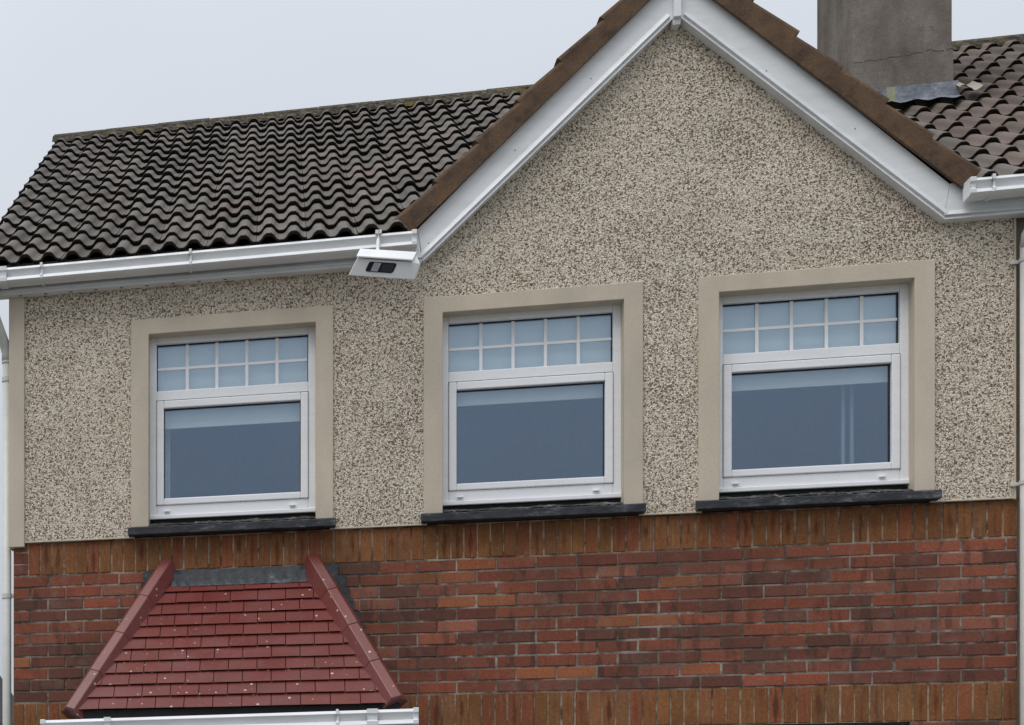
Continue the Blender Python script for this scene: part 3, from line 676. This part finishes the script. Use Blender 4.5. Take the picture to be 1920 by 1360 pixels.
# ================================================================= BAY ROOF
bay = MB(); bay.has = True
EY, EZ, TY, TZ = -.745, 2.460, .0, 3.318
XE0, XE1, XT0, XT1 = -1.16, .605, -.70, .205
sl_ = math.hypot(TY-EY, TZ-EZ); ca, sa = (TY-EY)/sl_, (TZ-EZ)/sl_
def bp(s, n): return (EY+s*ca-n*sa, EZ+s*sa+n*ca)
NR = 11; gb = sl_/NR
def lim(s): f_ = s/sl_; return XE0+(XT0-XE0)*f_, XE1+(XT1-XE1)*f_
for r in range(NR):
    s0, s1 = r*gb-.006, (r+1)*gb+.012 if r < NR-1 else (r+1)*gb
    L0, R0 = lim(s0); L1, R1_ = lim(s1); x = -1.4+(.0825 if r % 2 else 0)+.03
    while x < .9:
        xa, xb = x+.0022, x+.165-.0022; x += .165
        a0, b0, a1, b1 = max(xa, L0), min(xb, R0), max(xa, L1), min(xb, R1_)
        if b0-a0 < .01: continue
        if b1-a1 < .004: a1 = b1 = min(max((a1+b1)/2, L1), R1_); b1 += .002
        j = random.uniform(-.0015, .0015); hn, ln, th = .017+j, .002, .007; sj = random.uniform(-.002, .002)
        v = random.uniform(.9, 1.07); pts = [(a0,)+bp(s0+sj+.004, hn-th), (b0,)+bp(s0+sj+.004, hn-th), (b1,)+bp(s1, ln-.004), (a1,)+bp(s1, ln-.004), (a0,)+bp(s0+sj, hn), (b0,)+bp(s0+sj, hn), (b1,)+bp(s1, ln), (a1,)+bp(s1, ln)]
        bay.add(pts, [(4,5,6,7),(0,1,5,4),(1,2,6,5),(3,0,4,7)], (v, v*random.uniform(.95, 1.05), v*random.uniform(.95, 1.05)))
bo = bay.build('bay_roof', M['red'], H, fix=False)
bk = MB()   # solid core under the tiles, with the hipped sides
core = [(XE0-.03, EY+.02, EZ-.03), (XE1+.03, EY+.02, EZ-.03), (XE1+.10, .015, EZ-.03), (XE0-.10, .015, EZ-.03), (XT0+.02, .0, TZ-.02), (XT1-.02, .0, TZ-.02)]
bk.add(core, [(0,1,5,4), (1,2,5), (3,0,4), (0,3,2,1), (2,3,4,5)]); bk.build('roof_core', M['black'], bo)
for sgn, A, B in ((1, Vector((.640, -.775, 2.497)), Vector((.190, .015, 3.462))), (-1, Vector((-1.205, -.775, 2.472)), Vector((-.685, .015, 3.472)))):
    ax = (B-A).normalized(); out = Vector((sgn, 0, 0)); out = (out-ax*out.dot(ax)).normalized(); nn = ax.cross(out).normalized()
    if nn.z < 0: nn = -nn
    Ltot = (B-A).length; ns = 4; hp = MB(); hp.has = True
    for i in range(ns):
        t0, t1 = Ltot*i/ns-(.012 if i else 0), Ltot*(i+1)/ns+(.0 if i < ns-1 else 0)
        for_l = .005; 
        v = random.uniform(.9, 1.12)
        def ring(t, lift):
            o = A+ax*t+nn*lift
            return [o+out*.064-nn*.055, o+out*.028+nn*.0, o-out*.028+nn*.0, o-out*.078-nn*.07, o-out*.066-nn*.08, o-out*.02-nn*.018, o+out*.02-nn*.018, o+out*.052-nn*.063]
        Ra, Rb = ring(t0, for_l if True else 0), ring(t1, 0); n = 8
        hp.add(Ra+Rb, [(q, (q+1) % n, (q+1) % n+n, q+n) for q in range(n)]+[tuple(range(n)), tuple(range(2*n-1, n-1, -1))], (v, v, v))
    # plugged front end
    o = A+ax*.004
    hp.add([o+out*.07-nn*.06, o+out*.026-nn*.004, o-out*.026-nn*.004, o-out*.082-nn*.072, o-out*.03-nn*.10, o+out*.03-nn*.10], [(0,1,2,3,4,5)], (.55, .5, .5))
    hp.build('hip_tiles', M['red'], bo, .004)
fl = MB(); n = 30; vs = []; fs = []
for i in range(n+1):
    x = -.66+.84*i/n; q = random.uniform(-.004, .004)
    vs += [(x, .010, 3.392+random.uniform(-.003, .003)), (x, -.006+q, 3.335), (x, -.045+q, 3.288+random.uniform(-.004, .004)), (x, -.05+q, 3.282)]
for i in range(n):
    for q in range(3): fs.append((i*4+q, i*4+4+q, i*4+5+q, i*4+1+q))
fl.add(vs, fs); fl.build('flashing', M['lead'], bo, fix=False)
for sd_ in (1, -1):   # stepped lead up both hips
    st = MB()
    for k in range(11):
        z0 = 3.395-(k+1)*PIT; z1 = z0+PIT; f_ = (3.462-z0-.03)/(3.462-2.50)
        xr = .19+(.60-.19)*f_; xl = -.685-(1.06-.685)*f_
        if sd_ > 0: st.box(xr-.12, xr+.105+.015*random.random(), .004, .016, z0, z1)
        else: st.box(xl-.095-.015*random.random(), xl+.12, .004, .016, z0, z1)
    st.build('stepped_flashing', M['lead'], bo)
fb = MB().box(-1.16, .66, -.735, -.70, 2.40, 2.462); fb.build('fascia', M['black'], bo)
gutter('gutter', -1.372, .752, -.835, 2.400, 2.426, bo, (.315,), ((.505, .06), (-.98, .04)), caps=(True, True))
bw = MB()   # brick plinth and white framed glazing of the bay below
bw.prism([(-1.15, .018), (-.95, -.60), (.45, -.60), (.65, .018)], 0, .85, 'z'); bwo = bw.build('bay_window', M['wframe'], H)
bw = MB().prism([(-1.12, .018), (-.93, -.57), (.43, -.57), (.62, .018)], .85, 2.40, 'z'); bw.build('pane', M['sensor'], bwo)
bw = MB()
for x in (-.95, -.26, .43): bw.box(x-.03, x+.03, -.60, -.56, .85, 2.40)
bw.box(-.92, .40, -.60, -.56, .85, .93); bw.box(-.92, .40, -.60, -.56, 2.32, 2.40); bw.build('frame', M['wframe'], bwo, .004)

# ================================================================= SECURITY BOX under the gutter
sb = empty('security_box', (.6, -.45, 5.05)); tag(sb, 'white wedge shaped security box with a dark lens, hung below the left gutter end', 'security box')
def W_(mb): # shift to the empty's frame
    mb.v = [(a-.6, b+.45, c-5.05) for a, b, c in mb.v]; return mb
def at(u, v, y): # placeholder kept simple: coordinates below are metres
    return (u, y, v)
b = MB()
crL, crR = (.437, -.505, 5.086), (.742, -.505, 5.038)
tpL, tpR = (.462, -.40, 5.165), (.772, -.40, 5.118)
btL, btR = (.388, -.470, 5.002), (.757, -.470, 4.945)
mdR = (.792, -.455, 5.042); bkL, bkR = (.41, -.36, 5.06), (.785, -.36, 5.01)
b.add([crL, crR, tpL, tpR, btL, btR, mdR, bkL, bkR], [(0,1,3,2), (0,4,5,1), (1,5,6), (1,6,3), (6,5,8), (3,6,8), (0,2,7), (0,7,4), (4,7,8,5), (2,3,8,7)])
W_(b).build('housing', M['device'], sb, .004)
lid = MB(); e_ = Vector((0, -.012, .004))
lid.hexa([Vector(crL)+e_*1.2+Vector((-.004,0,-.003)), Vector(crR)+e_*1.2+Vector((.004,0,-.003)), Vector(tpR)+Vector((.004,0,.002)), Vector(tpL)+Vector((-.004,0,.002)),
          Vector(crL)+e_*1.2+Vector((-.004,-.002,.006)), Vector(crR)+e_*1.2+Vector((.004,-.002,.006)), Vector(tpR)+Vector((.004,-.004,.012)), Vector(tpL)+Vector((-.004,-.004,.012))])
W_(lid).build('lid', M['device'], sb, .002)
# lens window on the lower face
P0 = Vector(crL); ex = (Vector(crR)-P0).normalized(); ev = (Vector(btL)-P0); ev = (ev-ex*ev.dot(ex)).normalized(); en = ex.cross(ev).normalized()
if en.y > 0: en = -en
def lens(a0, a1, v0, v1, rad, dep, shear=-.3):
    pl = []
    for (cx_, cy_, st_) in ((a1-rad, v0+rad, -90), (a1-rad, v1-rad, 0), (a0+rad, v1-rad, 90), (a0+rad, v0+rad, 180)):
        for q in range(5):
            an = math.radians(st_+q*22.5); pl.append((cx_+rad*math.cos(an), cy_+rad*math.sin(an)))
    n = len(pl); pp = [P0+ex*(a_+shear*v_)+ev*v_ for a_, v_ in pl]
    m_ = MB(); m_.add([p+en*dep for p in pp]+[p-en*.006 for p in pp], [tuple(range(n)), tuple(range(2*n-1, n-1, -1))]+[(i, i+n, (i+1) % n+n, (i+1) % n) for i in range(n)]); return W_(m_)
lens(.075, .232, .012, .068, .013, .003).build('lens', M['sensor'], sb, .001)
lens(.105, .145, .016, .064, .002, .0045).build('strip', M['grey'], sb)
lens(.158, .222, .02, .062, .006, .0042).build('inner_lens', m_flat('dark_glass', (.035,.038,.05), .2, .6), sb)
ar = MB(); ar.tube([(.572, -.212, 5.342), (.570, -.215, 5.28), (.566, -.24, 5.22), (.56, -.40, 5.145)], .011, 10); ar.box(.555, .590, -.218, -.17, 5.325, 5.345)
W_(ar).build('arm', M['device'], sb, smooth=False)

# ================================================================= NEIGHBOUR to the right
NB = empty('neighbouring_house', (0, 0, 0)); tag(NB, 'attached house with brown tiled roof and white gutter beyond the party wall', 'house')
nw = MB().box(4.10, 9.6, .0, .12, Z_PB, EAVE+.02); nw.box(4.10, 9.6, .01, .12, 0, Z_PB); nw.prism([(.13, 0), (8.4, 0), (8.4, 5.2), (4.2, 7.78), (.13, 5.2)], 9.4, 9.6, 'x'); nw.build('wall', M['peb'], NB)
MB().box(4.0115, 4.10, .035, .13, Z_PB, EAVE+.02).build('party_joint', M['bandd'], NB); MB().box(4.030, 4.10, .035, .13, 0, Z_PB-.002).build('party_joint', M['bandd'], NB)
pp = MB(); px2 = 4.052
pp.tube([(px2, -.045, .1), (px2, -.045, 5.02)], .036, 18); ppo = pp.build('downpipe', M['pipe'], NB, smooth=True)
pp = MB().tube([(px2, -.045, 5.0), (px2, -.06, 5.06), (px2+.04, -.12, 5.16), (px2+.04, -.13, 5.24)], .038, 16); pp.build('swan_neck', M['pipe'], ppo, smooth=True)
for z in (4.93, 3.685, 2.1):
    pp = MB().tube([(px2, -.045, z-.012), (px2, -.045, z+.012)], .041, 16); pp.box(px2-.075, px2-.03, -.022, -.012, z-.012, z+.008); pp.build('pipe_clip', M['pipe'], ppo, .002)
nf = MB().box(4.03, 9.65, FY, .015, EAVE, 5.385); bead(nf, (4.03, EAVE), (9.65, EAVE), (0, 1), FY, OFF); nf.build('fascia', M['white'], NB, .0015)
gutter('gutter', 4.03, 9.7, -.197, 5.361, 5.375, NB, (4.55, 5.5), ((4.9, .05),))
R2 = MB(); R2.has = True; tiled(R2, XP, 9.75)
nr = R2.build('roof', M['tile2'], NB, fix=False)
sk = MB(); sk.prism([(4.2, 7.92), (8.7, 5.21), (8.7, 5.17), (4.2, 7.86)], XP, 9.7, 'x'); yb = -.06; zb = 5.31+(yb-Y0)*TP-.02; sk.prism([(yb, zb), (4.2, 7.91), (4.2, 7.86), (yb, zb-.05)], XP, 9.7, 'x')
sk.prism([(-.165, 5.312), (-.165, 5.290), (-.03, 5.345), (-.03, 5.37)], XP, 9.7, 'x'); sk.build('roof_deck', M['black'], nr)
ridge(XP, 9.75, nr)

# ================================================================= things glimpsed past the left corner
fh = empty('distant_house', (-11.6, 30, 0)); tag(fh, 'far house with dark roof glimpsed past the left downpipe', 'house')
b = MB().box(-4.6, 4.7, 0, 8, 0, 4.6); b.build('wall', m_render('pale_render', (.55,.54,.52)), fh)
b = MB().prism([(-5, 4.5), (5.02, 4.5), (4.9, 4.9), (3.4, 7.2), (-3.4, 7.2)], -.4, 8.4); b.build('roof', m_flat('dark_slate', (.045,.045,.05), .8), fh)
for x in (-3, 0, 2.6): MB().box(x, x+1.3, -.02, .02, 1.6, 2.9).build('window', M['sensor'], fh)
tr = empty('tree', (-10.3, 36, 0)); tag(tr, 'dark bushy tree glimpsed at the left edge above the far house', 'tree')
b = MB(); b.tube([(0, 0, 0), (.1, 0, 3), (0, .1, 6), (.1, 0, 9)], [.3, .24, .17, .08], 10)
for q in range(6):
    an = q*1.05; b.tube([(0, 0, 6+q*.4), (math.cos(an)*1.0, math.sin(an)*1.0, 7.6+q*.4), (math.cos(an)*1.7, math.sin(an)*1.7, 8.6+q*.4)], [.1, .06, .02], 7)
b.build('trunk', m_flat('bark', (.07,.05,.04), .9), tr)
b = MB()
for q in range(2600):
    cl = rng.normal(size=3); cl = cl/np.linalg.norm(cl)*rng.uniform(.35, 1)**.5; c0 = np.array((0, 0, 9.8))+cl*np.array((2.35, 2.2, 1.7)); t_ = rng.normal(size=3)*.13; s_ = rng.normal(size=3)*.13
    b.add([c0-t_, c0+s_, c0+t_, c0-s_], [(0,1,2,3)])
b.build('crown', m_flat('dark_leaf', (.035,.045,.025), .8, .2, .4), tr, fix=False)
